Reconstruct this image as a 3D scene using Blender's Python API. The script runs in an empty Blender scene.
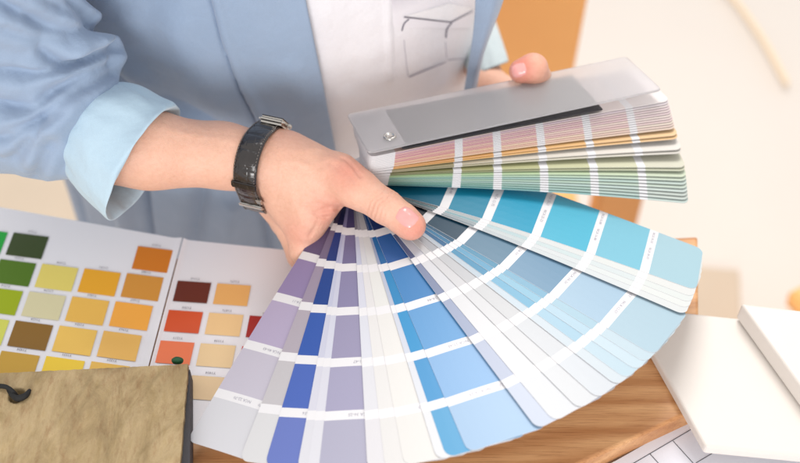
import bpy, bmesh, math, random
import numpy as np
from mathutils import Vector, Matrix, noise
random.seed(7)
V=Vector; R=math.radians; PI=math.pi
scene=bpy.context.scene
COL=scene.collection
# ------------------------------------------------------------------ camera
FPX=1111.0; PITCH=R(50)
CAM=V((0,-0.546,0.711))
FW=V((0,math.cos(PITCH),-math.sin(PITCH))); UP=V((0,math.sin(PITCH),math.cos(PITCH))); RT=V((1,0,0))
def ray(x,y): return (FW+RT*((x-400)/FPX)-UP*((y-231.5)/FPX))
def at(x,y,z):
    d=ray(x,y); return CAM+d*((z-CAM.z)/d.z)
cd=bpy.data.cameras.new('camera'); cam=bpy.data.objects.new('camera',cd); COL.objects.link(cam)
cam.location=CAM; cam.rotation_euler=(R(90)-PITCH,0,0)
cd.sensor_width=36; cd.lens=50; cd.clip_start=.01; cd.clip_end=60
cd.dof.use_dof=True; cd.dof.focus_distance=.808; cd.dof.aperture_fstop=3.6
scene.camera=cam
# ------------------------------------------------------------------ helpers
def lin(c):
    return tuple((v/255/12.92 if v/255<=.04045 else ((v/255+.055)/1.055)**2.4) for v in c)
def tag(o,label=None,cat=None,group=None,kind=None):
    if label: o['label']=label
    if cat: o['category']=cat
    if group: o['group']=group
    if kind: o['kind']=kind
    return o
def empty(name,loc=(0,0,0)):
    o=bpy.data.objects.new(name,None); COL.objects.link(o); o.location=loc; o.empty_display_size=.02; return o
def link(name,me,mat=None,parent=None):
    o=bpy.data.objects.new(name,me); COL.objects.link(o)
    if mat is not None:
        if isinstance(mat,(list,tuple)):
            for m in mat: me.materials.append(m)
        else: me.materials.append(mat)
    if parent is not None:
        o.parent=parent
        # geometry is given in world space
        loc=V((0,0,0)); p=parent
        while p is not None: loc+=p.location; p=p.parent
        o.location=-loc
    return o
def mesh(name,vs,fs,mat=None,parent=None,smooth=True,cols=None,mids=None):
    me=bpy.data.meshes.new(name); me.from_pydata([tuple(v) for v in vs],[],fs); 
    if smooth: me.polygons.foreach_set('use_smooth',[True]*len(me.polygons))
    if cols is not None:
        a=me.color_attributes.new('Col','FLOAT_COLOR','CORNER')
        buf=[]
        for i,p in enumerate(me.polygons):
            c=cols[i]; buf+= [c[0],c[1],c[2],1.0]*p.loop_total
        a.data.foreach_set('color',buf)
    if mids is not None: me.polygons.foreach_set('material_index',mids)
    me.update()
    return link(name,me,mat,parent)
def nt(name):
    m=bpy.data.materials.new(name); m.use_nodes=True; t=m.node_tree; b=t.nodes['Principled BSDF']; return m,t,b
def N(t,ty,**k):
    n=t.nodes.new(ty)
    for a,v in k.items():
        if a in n.inputs.keys() if hasattr(n.inputs,'keys') else False: n.inputs[a].default_value=v
        else: setattr(n,a,v)
    return n
def L(t,a,b): t.links.new(a,b)
def coords(t,scale=(1,1,1),rot=(0,0,0)):
    tc=t.nodes.new('ShaderNodeTexCoord'); mp=t.nodes.new('ShaderNodeMapping')
    mp.inputs['Scale'].default_value=scale; mp.inputs['Rotation'].default_value=rot
    L(t,tc.outputs['Object'],mp.inputs['Vector']); return mp.outputs['Vector']
def noi(t,vec,scale,detail=4,rough=.5,dist=0):
    n=t.nodes.new('ShaderNodeTexNoise'); n.inputs['Scale'].default_value=scale; n.inputs['Detail'].default_value=detail
    n.inputs['Roughness'].default_value=rough; n.inputs['Distortion'].default_value=dist; L(t,vec,n.inputs['Vector']); return n
def ramp(t,fac,stops):
    r=t.nodes.new('ShaderNodeValToRGB'); e=r.color_ramp.elements
    while len(e)<len(stops): e.new(.5)
    for i,(p,c) in enumerate(stops): e[i].position=p; e[i].color=(*c,1)
    L(t,fac,r.inputs['Fac']); return r
def mixc(t,fac,a,b,mode='MIX'):
    m=t.nodes.new('ShaderNodeMix'); m.data_type='RGBA'; m.blend_type=mode
    for s,v in ((0,fac),(6,a),(7,b)):
        if hasattr(v,'is_output'): L(t,v,m.inputs[s])
        else: m.inputs[s].default_value=v if s==0 else (*v,1)
    return m.outputs[2]
def bump(t,b,h,strength=.3,dist=.001,chain=None):
    n=t.nodes.new('ShaderNodeBump'); n.inputs['Strength'].default_value=strength; n.inputs['Distance'].default_value=dist
    L(t,h,n.inputs['Height'])
    if chain is not None: L(t,chain,n.inputs['Normal'])
    L(t,n.outputs['Normal'],b.inputs['Normal']); return n.outputs['Normal']
def plain(name,c,rough=.5,var=.06,scale=60,bs=.1,metal=0,spec=.5):
    m,t,b=nt(name); v=coords(t); n=noi(t,v,scale,5,.6)
    c=lin(c); col=mixc(t,n.outputs['Fac'],tuple(x*(1-var) for x in c),tuple(min(1,x*(1+var)) for x in c))
    L(t,col,b.inputs['Base Color']); b.inputs['Roughness'].default_value=rough; b.inputs['Metallic'].default_value=metal
    b.inputs['Specular IOR Level'].default_value=spec
    if bs: n2=noi(t,v,scale*12,3,.6); bump(t,b,n2.outputs['Fac'],bs,.0005)
    return m
# ------------------------------------------------------------------ materials
def mat_paper_col():
    m,t,b=nt('printed card'); a=t.nodes.new('ShaderNodeVertexColor'); a.layer_name='Col'
    v=coords(t); n=noi(t,v,900,3,.6); c=mixc(t,n.outputs['Fac'],(.96,.96,.96),(1,1,1)); 
    L(t,mixc(t,1.0,a.outputs['Color'],c,'MULTIPLY'),b.inputs['Base Color'])
    b.inputs['Roughness'].default_value=.42; b.inputs['Specular IOR Level'].default_value=.4
    bump(t,b,n.outputs['Fac'],.03,.0003); return m
M_CARD=mat_paper_col()
def mat_skin():
    m,t,b=nt('skin'); v=coords(t)
    a=t.nodes.new('ShaderNodeVertexColor'); a.layer_name='Blush'
    n=noi(t,v,48,6,.68,.4); n2=noi(t,v,300,3,.6)
    c1=mixc(t,n.outputs['Fac'],lin((220,168,142)),lin((234,190,168)))
    sep=t.nodes.new('ShaderNodeSeparateColor'); L(t,a.outputs['Color'],sep.inputs['Color'])
    c2=mixc(t,sep.outputs['Red'],c1,lin((216,128,112)))
    sp=ramp(t,n2.outputs['Fac'],[(.34,(.93,.89,.87)),(.58,(1,1,1))])
    L(t,mixc(t,.6,c2,sp.outputs['Color'],'MULTIPLY'),b.inputs['Base Color'])
    b.inputs['Roughness'].default_value=.46; b.inputs['Specular IOR Level'].default_value=.4
    b.inputs['Subsurface Weight'].default_value=.14; b.inputs['Subsurface Radius'].default_value=(1,.35,.18); b.inputs['Subsurface Scale'].default_value=.006
    vo=t.nodes.new('ShaderNodeTexVoronoi'); vo.feature='DISTANCE_TO_EDGE'; vo.inputs['Scale'].default_value=900; L(t,v,vo.inputs['Vector'])
    k=bump(t,b,vo.outputs['Distance'],.35,.0007)
    n3=noi(t,v,160,5,.65); bump(t,b,n3.outputs['Fac'],.45,.0018,k)
    return m
M_SKIN=mat_skin()
def mat_nail():
    m,t,b=nt('polished nail'); v=coords(t); n=noi(t,v,120,2)
    L(t,mixc(t,n.outputs['Fac'],lin((226,150,146)),lin((238,172,166))),b.inputs['Base Color'])
    b.inputs['Roughness'].default_value=.22; b.inputs['Coat Weight'].default_value=.25; b.inputs['Subsurface Weight'].default_value=.1; b.inputs['Subsurface Scale'].default_value=.003
    return m
M_NAIL=mat_nail()
def mat_fabric(name,c1,c2,weave=2600,sheen=.3):
    m,t,b=nt(name); v=coords(t); n=noi(t,v,22,6,.6)
    w=t.nodes.new('ShaderNodeTexWave'); w.inputs['Scale'].default_value=weave/8; w.inputs['Distortion'].default_value=1.5; w.inputs['Detail'].default_value=2
    v2=coords(t,(1,1,1),(0,R(45),R(30))); L(t,v2,w.inputs['Vector'])
    nf=noi(t,v,1400,3,.7)
    c=mixc(t,n.outputs['Fac'],lin(c1),lin(c2)); c=mixc(t,.5,c,ramp(t,nf.outputs['Fac'],[(.3,(.84,.84,.84)),(.7,(1,1,1))]).outputs['Color'],'MULTIPLY')
    L(t,c,b.inputs['Base Color']); b.inputs['Roughness'].default_value=.85; b.inputs['Specular IOR Level'].default_value=.2
    b.inputs['Sheen Weight'].default_value=sheen; b.inputs['Sheen Roughness'].default_value=.5
    k=bump(t,b,w.outputs['Fac'],.12,.0003); k=bump(t,b,nf.outputs['Fac'],.25,.0005,k)
    nb=noi(t,v,16,4,.55); bump(t,b,nb.outputs['Fac'],.55,.01,k)
    return m
M_BLAZER=mat_fabric('blue grey suiting',(144,163,188),(158,176,200))
M_CUFF=mat_fabric('pale blue lining',(178,204,220),(190,213,227))
M_LINING=mat_fabric('grey green lining',(184,198,202),(196,208,210))
M_SHIRT=mat_fabric('white knit',(234,231,236),(243,241,244),sheen=.1)
M_SHIRTW=mat_fabric('cream knit panel',(240,238,240),(246,244,246),sheen=.1)
M_PRINTG=plain('mauve grey print',(196,188,200),.8)
M_PRINTD=plain('dark grey print',(110,106,120),.8)
M_PRINTL=plain('pale grey print',(170,168,182),.8)
def mat_wood(name,rot,dark,light,s=1.0):
    m,t,b=nt(name); v=coords(t,(1.6*s,30*s,30*s),(0,0,rot)); v0=coords(t,(1,1,1),(0,0,rot)); 
    n=noi(t,v,3.0,8,.62,.6); vf=coords(t,(14*s,420*s,400*s),(0,0,rot)); nf=noi(t,vf,2.2,4,.7)
    w=t.nodes.new('ShaderNodeTexWave'); w.inputs['Scale'].default_value=1.3; w.inputs['Distortion'].default_value=9; w.inputs['Detail'].default_value=3; w.wave_type='BANDS'; w.bands_direction='Y'
    vw=coords(t,(2.2*s,14*s,14*s),(0,0,rot)); L(t,vw,w.inputs['Vector'])
    f=t.nodes.new('ShaderNodeMath'); f.operation='MULTIPLY_ADD'; L(t,w.outputs['Fac'],f.inputs[0]); f.inputs[1].default_value=.35; L(t,n.outputs['Fac'],f.inputs[2])
    r=ramp(t,f.outputs[0],[(.35,lin(dark)),(.62,lin(tuple((a+b2)/2 for a,b2 in zip(dark,light)))),(.95,lin(light))])
    p=ramp(t,nf.outputs['Fac'],[(.36,(.62,.52,.45)),(.5,(1,1,1))])
    L(t,mixc(t,.65,r.outputs['Color'],p.outputs['Color'],'MULTIPLY'),b.inputs['Base Color'])
    b.inputs['Roughness'].default_value=.42
    k=bump(t,b,nf.outputs['Fac'],.25,.0005); return m
M_WOOD=mat_wood('oak',R(-27),(176,118,70),(218,168,118))
M_ORANGE=plain('orange varnished wood',(248,186,114),.45,.06,6,.02)
M_LEGW=plain('brown varnished wood',(212,150,88),.45,.08,6,.02)
def mat_stone():
    m,t,b=nt('rough cleft stone'); v=coords(t,(1,1,1),(0,0,R(-22))); vs=coords(t,(4,1.5,4),(0,0,R(28)))
    n=noi(t,vs,11,9,.72,.6); n2=noi(t,vs,40,6,.7); n3=noi(t,v,260,5,.7)
    r=ramp(t,n.outputs['Fac'],[(.28,lin((132,112,78))),(.45,lin((160,138,100))),(.6,lin((178,156,118))),(.78,lin((150,128,92)))])
    r2=ramp(t,n2.outputs['Fac'],[(.3,lin((196,160,124))),(.5,(1,1,1)),(.7,lin((232,224,196)))])
    c=mixc(t,.5,r.outputs['Color'],r2.outputs['Color'],'MULTIPLY')
    L(t,c,b.inputs['Base Color']); b.inputs['Roughness'].default_value=.7
    k=bump(t,b,n.outputs['Fac'],.7,.004); k=bump(t,b,n2.outputs['Fac'],.4,.001,k); k=bump(t,b,n3.outputs['Fac'],.4,.0006,k); return m
M_STONE=mat_stone()
M_SLATE=plain('dark slate',(62,60,64),.7,.2,80,.4)
M_CORD=plain('black cord',(14,14,15),.7,.3,400,.5)
M_GREEN=plain('green bead',(14,78,44),.6)
M_WHITE=plain('white lacquer',(230,236,232),.35,.02,20,.02)
M_CREAM=plain('cream faced board',(212,205,198),.45,.02,30,.06)
M_PLAN=plain('plan paper',(226,227,236),.6,.02,60,.08)
M_LINE=plain('black drawn line',(50,52,62),.7,.1)
M_GREYT=plain('grey laminate top',(186,184,186),.5,.1,300,.2)
M_FLOOR=plain('cream floor',(224,216,208),.55,.05,1.2,.02)
M_TILEB=plain('beige rug',(204,188,168),.9,.06,8,.1)
M_BLACK=plain('black card',(40,38,42),.55,.1)
M_METAL=plain('brushed steel',(200,196,190),.22,.05,300,.05,1)
M_GLASSY=plain('watch dial',(28,30,38),.08,.05,50,0,0)
def mat_leather():
    m,t,b=nt('crocodile leather'); a=t.nodes.new('ShaderNodeVertexColor'); a.layer_name='Col'
    v=coords(t); n=noi(t,v,200,4,.6)
    L(t,mixc(t,n.outputs['Fac'],lin((20,17,17)),lin((44,37,35))),b.inputs['Base Color'])
    b.inputs['Roughness'].default_value=.2; b.inputs['Coat Weight'].default_value=.6; b.inputs['Coat Roughness'].default_value=.15
    vo=t.nodes.new('ShaderNodeTexVoronoi'); vo.feature='DISTANCE_TO_EDGE'; vo.inputs['Scale'].default_value=170; vo.inputs['Randomness'].default_value=.55; L(t,v,vo.inputs['Vector'])
    r_=ramp(t,vo.outputs['Distance'],[(0,(0,0,0)),(.12,(1,1,1))]); bump(t,b,r_.outputs['Color'],.3,.0006); return m
M_LEATHER=mat_leather()
M_STITCH=plain('grey stitching',(120,112,108),.8,.1)
def mat_frost():
    m,t,b=nt('frosted clear plastic'); v=coords(t); n=noi(t,v,500,3)
    b.inputs['Base Color'].default_value=(.82,.80,.81,1); b.inputs['Transmission Weight'].default_value=.76; b.inputs['Roughness'].default_value=.28; b.inputs['IOR'].default_value=1.3
    bump(t,b,n.outputs['Fac'],.03,.0002); return m
M_FROST=mat_frost()
M_DARKC=plain('dark grey card',(140,134,138),.5,.05,200,.05)
M_PLWHITE=plain('white plastic',(226,222,222),.3,.02)
# ------------------------------------------------------------------ text cache
_tc={}
def text_geo(s):
    if s in _tc: return _tc[s]
    cu=bpy.data.curves.new('t','FONT'); cu.body=s; cu.size=1; cu.align_x='CENTER'; cu.align_y='CENTER'; cu.resolution_u=1
    o=bpy.data.objects.new('t',cu); me=bpy.data.meshes.new_from_object(o)
    vs=[v.co.copy() for v in me.vertices]; fs=[tuple(p.vertices) for p in me.polygons]
    bpy.data.objects.remove(o); bpy.data.meshes.remove(me); bpy.data.curves.remove(cu)
    _tc[s]=(vs,fs); return _tc[s]
# ------------------------------------------------------------------ sdf tools
def grid(lo,hi,h):
    ax=[np.arange(lo[i],hi[i]+h,h,dtype=np.float32) for i in range(3)]
    return np.meshgrid(*ax,indexing='ij')
def cone(G,a,b,ra,rb,sq=None):
    a=np.array(a,dtype=np.float32); b=np.array(b,dtype=np.float32); ab=b-a
    px=[G[i]-a[i] for i in range(3)]
    t=np.clip((px[0]*ab[0]+px[1]*ab[1]+px[2]*ab[2])/max(1e-9,float(ab@ab)),0,1)
    dx=[px[i]-t*ab[i] for i in range(3)]
    return np.sqrt(dx[0]**2+dx[1]**2+dx[2]**2)-(ra+(rb-ra)*t)
def ell(G,c,rad,M=None):
    p=[G[i]-c[i] for i in range(3)]
    if M is not None: p=[p[0]*M[0][i]+p[1]*M[1][i]+p[2]*M[2][i] for i in range(3)]
    k=np.sqrt(sum((p[i]/rad[i])**2 for i in range(3)))
    return (k-1)*min(rad)
def smin(a,b,k):
    h=np.clip(.5+.5*(b-a)/k,0,1); return b+(a-b)*h-k*h*(1-h)
def surface_nets(F,lo,h):
    s=F<0; nx,ny,nz=F.shape
    acc=np.zeros((nx-1,ny-1,nz-1,3),np.float32); cnt=np.zeros((nx-1,ny-1,nz-1),np.float32)
    for axis in range(3):
        sl0=[slice(None)]*3; sl1=[slice(None)]*3; sl0[axis]=slice(0,-1); sl1[axis]=slice(1,None)
        A=F[tuple(sl0)]; B=F[tuple(sl1)]; ch=(A<0)!=(B<0)
        t=np.where(ch,A/np.where(ch,A-B,1),0)
        o=[a for a in range(3) if a!=axis]
        for d0 in (0,1):
            for d1 in (0,1):
                sl=[slice(None)]*3
                sl[o[0]]=slice(d0,F.shape[o[0]]-1+d0); sl[o[1]]=slice(d1,F.shape[o[1]]-1+d1)
                c=ch[tuple(sl)]; tt=t[tuple(sl)]
                cnt+=c; acc[...,axis]+=c*tt; acc[...,o[0]]+=c*d0; acc[...,o[1]]+=c*d1
    m=cnt>0; idx=-np.ones(m.shape,np.int64); idx[m]=np.arange(m.sum())
    ii=np.argwhere(m).astype(np.float32); vs=(ii+acc[m]/cnt[m][:,None])*h+np.array(lo,np.float32)
    faces=[]
    for axis in range(3):
        sl0=[slice(None)]*3; sl1=[slice(None)]*3; sl0[axis]=slice(0,-1); sl1[axis]=slice(1,None)
        A=s[tuple(sl0)]; B=s[tuple(sl1)]; e=np.argwhere(A!=B)
        o=[(axis+1)%3,(axis+2)%3]
        ok=(e[:,o[0]]>0)&(e[:,o[1]]>0)&(e[:,o[0]]<F.shape[o[0]]-1)&(e[:,o[1]]<F.shape[o[1]]-1); e=e[ok]
        q=[]
        for d in ((-1,-1),(0,-1),(0,0),(-1,0)):
            c=e.copy(); c[:,o[0]]+=d[0]; c[:,o[1]]+=d[1]; q.append(idx[c[:,0],c[:,1],c[:,2]])
        q=np.stack(q,1); inside=A[e[:,0],e[:,1],e[:,2]]
        q[~inside]=q[~inside][:,::-1]; faces.append(q)
    return vs,np.concatenate(faces)
def np_mesh(name,vs,fs,mat,parent):
    me=bpy.data.meshes.new(name); me.vertices.add(len(vs)); me.vertices.foreach_set('co',vs.astype(np.float32).ravel())
    me.loops.add(len(fs)*4); me.loops.foreach_set('vertex_index',fs.astype(np.int32).ravel())
    me.polygons.add(len(fs)); me.polygons.foreach_set('loop_start',np.arange(len(fs),dtype=np.int32)*4)
    me.polygons.foreach_set('use_smooth',np.ones(len(fs),bool)); me.update(calc_edges=True); me.validate()
    return link(name,me,mat,parent)
def slab(name,poly,z0,z1,mat,parent=None,bev=.001,seg=2):
    """poly: ccw list of world (x,y)"""
    bm=bmesh.new(); b=[bm.verts.new((p[0],p[1],z0)) for p in poly]; f=bm.faces.new(b)
    r=bmesh.ops.extrude_face_region(bm,geom=[f]); 
    for v in r['geom']:
        if isinstance(v,bmesh.types.BMVert): v.co.z=z1
    bmesh.ops.recalc_face_normals(bm,faces=bm.faces)
    if bev: bmesh.ops.bevel(bm,geom=list(bm.edges),offset=bev,segments=seg,affect='EDGES',profile=.5)
    me=bpy.data.meshes.new(name); bm.to_mesh(me); bm.free()
    o=link(name,me,mat,parent); return o
def tube_geo(pts,r,seg=8,vs=None,fs=None):
    vs=[] if vs is None else vs; fs=[] if fs is None else fs
    pts=[V(p) for p in pts]; base=len(vs); n=len(pts); prev=None
    for i,p in enumerate(pts):
        d=(pts[min(i+1,n-1)]-pts[max(i-1,0)]).normalized()
        a=d.cross(V((0,0,1))); 
        if a.length<1e-3: a=d.cross(V((0,1,0)))
        a.normalize()
        if prev is not None:
            a=prev-d*prev.dot(d); a.normalize()
        prev=a; b=d.cross(a); rr=r[i] if isinstance(r,(list,tuple)) else r
        for k in range(seg):
            t=2*PI*k/seg; vs.append(p+a*(math.cos(t)*rr)+b*(math.sin(t)*rr))
    for i in range(n-1):
        for k in range(seg):
            k2=(k+1)%seg; fs.append((base+i*seg+k,base+i*seg+k2,base+(i+1)*seg+k2,base+(i+1)*seg+k))
    fs.append(tuple(base+k for k in reversed(range(seg)))); fs.append(tuple(base+(n-1)*seg+k for k in range(seg)))
    return vs,fs
def spline(pts,n=8):
    pts=[V(p) for p in pts]; out=[]
    for i in range(len(pts)-1):
        p0=pts[max(i-1,0)];p1=pts[i];p2=pts[i+1];p3=pts[min(i+2,len(pts)-1)]
        for k in range(n):
            t=k/n; out.append(.5*((2*p1)+(p2-p0)*t+(2*p0-5*p1+4*p2-p3)*t*t+(3*p1-p0-3*p2+p3)*t**3))
    out.append(pts[-1]); return out
# ================================================================== SETTING
FZ=-.74
fl=slab('floor',[(-4,-2),(4,-2),(4,6),(-4,6)],FZ-.05,FZ,M_FLOOR,None,0); tag(fl,kind='structure')
# ================================================================== WOODEN TABLE
tbl=empty('wooden_table',(0,-.2,-.74)); tag(tbl,'oak table with brown straight grain under the fanned colour strips','table')
c1=at(698,236,0); c2=at(700,408,0); c3=at(582,463,0); d=(c3-c2).normalized(); c4=c2+d*.95
poly=[(-.72,c1.y+.005),(c4.x-.3,c4.y),(c4.x,c4.y),(c2.x,c2.y),(c1.x,c1.y)]
cl_=at(300,256,0); mm=(c1.y-cl_.y)/(c1.x-cl_.x)
poly=[(-.75,cl_.y-.01),(-.75,-.62),(c4.x,c4.y),(c2.x,c2.y),(c1.x,c1.y),(cl_.x,cl_.y)]
slab('tabletop',poly,-.026,0,M_WOOD,tbl,.0025,3)
for x,y in ((-.68,-.05),(-.66,-.5),(.17,-.03)):
    slab('leg',[(x-.025,y-.025),(x+.025,y-.025),(x+.025,y+.025),(x-.025,y+.025)],FZ+.0,-.026,M_WOOD,tbl,.002)
# lower side table that carries the plans
st=empty('side_table',(.35,-.4,-.74)); tag(st,'pale grey speckled side table just below the wooden table edge','side table')
n_=V((-d.y,d.x,0)); n_=n_ if n_.x>0 else -n_
e0=c3+n_*.004-d*.02; 
# polygon to the right/front of the wooden edge, staying in front of y of the wooden table's right side
a0=c2+n_*.004; a1=c4+n_*.004
a2=V((.62,a1.y-.05,0)); a3=V((.62,c2.y+.04,0)); a4=V((c2.x+.006,c2.y+.04,0))
slab('tabletop',[(a0.x+.0,a0.y),(a1.x,a1.y),(.62,a1.y),(.62,c2.y+.03),(c2.x+.006,c2.y+.03)],-.042,-.02,M_GREYT,st,.001)
for x,y in ((.57,c2.y-.02),(.57,a1.y+.08),(.25,a1.y+.12)):
    slab('leg',[(x-.02,y-.02),(x+.02,y-.02),(x+.02,y+.02),(x-.02,y+.02)],FZ,-.042,M_GREYT,st,.002)
# drawing plans
zp=-.0185
P0=at(612,463,zp); P1=at(686,421,zp)
dx=(P1-P0).normalized(); dy=V((dx.y,-dx.x,0))
pl=empty('floor_plan',P0); tag(pl,'white sheet with thin black plan lines below the wooden table edge','drawing')
Q=lambda u,v,z=zp: P0+dx*u+dy*v+V((0,0,z-zp))
mesh('sheet',[Q(-.12,0),Q(.16,0),Q(.16,.3),Q(-.12,.3)],[(3,2,1,0)],M_PLAN,pl,False)
vs=[];fs=[]
def rib(a,b,w):
    e=(b-a).normalized(); n=V((-e.y,e.x,0))*w/2; k=len(vs); vs.extend([a-n,b-n,b+n,a+n]); fs.append((k,k+1,k+2,k+3))
zz=zp+.0003
for a,b in (((600,483),(720,412.5)),((673,441),(702,473)),((696,463),(730,443)),((650,454),(680,487))):
    A=at(*a,zz); B=at(*b,zz); rib(A,B,.0005)
mesh('drawn_line',vs,fs,M_LINE,pl,False)
# ================================================================== WHITE BOARDS
def quadslab(name,px,z0,z1,mat,label,cat,group=None,bev=.0015):
    pts=[at(x,y,z1) for x,y in px]; o=slab(name,[(p.x,p.y) for p in pts],z0,z1,mat,None,bev,3); tag(o,label,cat,group); return o
b1=quadslab('sample_board',[(627,306),(706,447),(905,466),(870,332)],.0005,.0105,M_CREAM,'cream faced board with thick white edge lying lowest beside the fan tips','board','pale sample boards',.0022)
b2=quadslab('sample_board',[(741,303),(815,405),(930,430),(900,322)],.0115,.0300,M_CREAM,'cream board lying on top of the other pale board at the right edge','board','pale sample boards',.0022)
# ================================================================== COLOUR CHART
ch=empty('colour_chart',at(180,240,0)); tag(ch,'open white colour chart with green, yellow, orange and red paint squares','colour chart')
zc=.0016
z6=lambda x,y: at(x/1.76,200+y/1.76,zc)
gut_t=at(183,239,zc); gut_b=gut_t+(at(150,365,zc)-gut_t)*1.44
lt=at(-60,196,zc); lb=lt+(gut_b-gut_t)
rt_=gut_t+(at(300,251,zc)-gut_t)*1.18; rb=rt_+(gut_b-gut_t)
def page(a,b,c,d_,bulge,par):
    # a=far gutter... grid patch with slight lift
    vs=[];fs=[];nu,nv=24,10
    for i in range(nu+1):
        for j in range(nv+1):
            u=(i/nu)**1.8;v=j/nv; p=a.lerp(b,u).lerp(d_.lerp(c,u),v); p=p.copy(); p.z=zc-.0006+bulge(u); vs.append(p)
    n=len(vs)
    for v in list(vs): w=v.copy(); w.z-=.0008; vs.append(w)
    for i in range(nu):
        for j in range(nv):
            q=i*(nv+1)+j; f=(q,q+nv+1,q+nv+2,q+1); fs.append(f); fs.append(tuple(n+k for k in reversed(f)))
    for i in range(nu):
        q=i*(nv+1); fs.append((q,n+q,n+q+nv+1,q+nv+1)); q+=nv; fs.append((q,q+nv+1,n+q+nv+1,n+q))
    for j in range(nv):
        q=j; fs.append((q,q+1,n+q+1,n+q)); q=nu*(nv+1)+j; fs.append((q,n+q,n+q+1,q+1))
    return vs,fs,[lin((238,237,242))]*len(fs)
fold=lambda u: .0022*math.exp(-(u/.022)**2)
def chart_page(a,b,c,d_,TL,cv,rv,cw,chh,chips,par,seed):
    vs,fs,cl=page(a,b,c,d_,fold,par); rnd=random.Random(seed)
    for (r_,c_),colr in chips.items():
        o=TL+cv*c_+rv*r_; k=len(vs)
        q=[o,o+cw,o+cw+chh,o+chh]
        for p in q: p=p.copy(); p.z=zc+.0001; vs.append(p)
        fs.append((k+3,k+2,k+1,k)); cl.append(lin(colr))
        tv,tf=text_geo('%s%d'%(rnd.choice(['T','C','Y']),rnd.randint(1002,1980))); k=len(vs)
        ex=-cw.normalized(); ey=-V((-ex.y,ex.x,0)); ey=V((-ex.y,ex.x,0)); ctr=o+cw*.5-chh.normalized()*.0032
        for t in tv: p=ctr+ex*t.x*.0030+ey*t.y*.0030; p.z=zc+.0002; vs.append(p)
        for f in tf: fs.append(tuple(k+i for i in f)); cl.append(lin((120,118,128)))
    return mesh('page',vs,fs,M_CARD,par,False,cl)
TL=z6(37,47); cv=(z6(183,230)-z6(28,212))/2; rv=(z6(183,230)-z6(243,81))/3
TL=z6(243,81)-cv*3
cw=(z6(250,239)-z6(183,230)); chh=(z6(170,275)-z6(183,230))
L_={(0,-1):(24,168,60),(0,0):(58,74,34),(0,3):(216,126,34),
 (1,-1):(60,150,50),(1,0):(82,118,24),(1,1):(232,214,112),(1,2):(238,172,44),(1,3):(216,150,62),
 (2,-1):(120,180,40),(2,0):(160,178,16),(2,1):(222,214,172),(2,2):(240,190,88),(2,3):(250,176,72),
 (3,-1):(200,220,90),(3,0):(214,216,96),(3,1):(140,102,38),(3,2):(242,198,96),(3,3):(240,190,100),
 (4,0):(200,190,80),(4,1):(202,160,62),(4,2):(244,208,62),(4,3):(236,190,90)}
gs_=(lt-gut_t).normalized()*.0006
chart_page(gut_t+gs_,lt,lb,gut_b+gs_,TL,cv,rv,cw,chh,L_,ch,1)
TLr=z6(313,142); cvr=(z6(370,199)-z6(299,194)); rvr=(z6(281,247)-z6(313,142))/2
R_={(0,0):(106,46,32),(0,1):(240,182,108),(1,0):(216,86,44),(1,1):(240,202,146),(1,2):(168,32,26),(2,0):(242,126,82),(2,1):(236,206,158),(2,2):(200,60,50),
 (3,0):(236,160,120),(3,1):(228,200,158),(3,2):(190,90,70)}
chart_page(gut_t-gs_,rt_,rb,gut_b-gs_,TLr,cvr,rvr,z6(372,146)-z6(313,142),z6(304,178)-z6(313,142),R_,ch,2)
# ================================================================== STONE SAMPLES
zs=.026
ss=empty('stone_samples',at(90,420,.003)); tag(ss,'rough tan stone tile over dark slate tile tied with black cord','stone sample')
def stone_tile():
    A=at(-60,376,zs);B=at(188,364,zs);C=at(179.5,470,zs); D=A+(C-B)*1.5; C=B+(C-B)*1.5
    nu,nv=150,90; vs=[];fs=[]
    hole=at(17,396,zs)
    for i in range(nu+1):
        for j in range(nv+1):
            p=A.lerp(B,i/nu).lerp(D.lerp(C,i/nu),j/nv)
            q=V((p.x*math.cos(.5)-p.y*math.sin(.5),p.x*math.sin(.5)+p.y*math.cos(.5),0))
            h=noise.fractal(V((q.x*55,q.y*20,1)),1,2,4)*.0005+noise.fractal(V((p.x*30,p.y*30,3)),1,2,3)*.0004+noise.fractal(p*260,1,2,3)*.00012
            # cleft steps
            s=noise.noise(V((q.x*42,q.y*14,7))); h+=.0007*math.tanh(s*14); s2=noise.noise(V((q.x*120,q.y*26,3))); h+=.00035*math.tanh(s2*9)
            e=min(i,nu-i,j,nv-j); 
            h*=min(1,(e/5)**.6) if e<5 else 1
            if e==0:
                jit=noise.noise(p*260)*.0005; p=p+V((jit,jit,0)); h-=.0002
            dd=((p-hole)*1.0); dd.z=0; dd=dd.length
            if dd<.006: h-=.012*(1-(dd/.006)**4) if dd<.006 else 0
            vs.append(V((p.x,p.y,zs+h)))
    n=len(vs)
    ring=[i*(nv+1) for i in range(nu+1)]+[nu*(nv+1)+j for j in range(1,nv+1)]+[i*(nv+1)+nv for i in range(nu-1,-1,-1)]+[j for j in range(nv-1,0,-1)]
    for i in range(nu):
        for j in range(nv):
            q=i*(nv+1)+j; fs.append((q,q+1,q+nv+2,q+nv+1))
    low=[];rt=[]
    for r in ring: rt.append(len(vs)); vs.append(vs[r].copy())
    ring=rt
    for r in ring: low.append(len(vs)); vs.append(V((vs[r].x,vs[r].y,zs-.0055)))
    m=len(ring)
    for k in range(m): fs.append((ring[k],ring[(k+1)%m],low[(k+1)%m],low[k]))
    fs.append(tuple(low))
    return mesh('stone_tile',vs,fs,M_STONE,ss,True)
stone_tile()
A=at(-70,384,.018);B=at(190.3,370,.018);C=at(190.5,560,.018);D=at(-90,560,.018)
slab('slate_tile',[(p.x,p.y) for p in (A,D,C,B)],.0035,.0195,M_SLATE,ss,.0008)
hp=at(17,396,zs)
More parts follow.
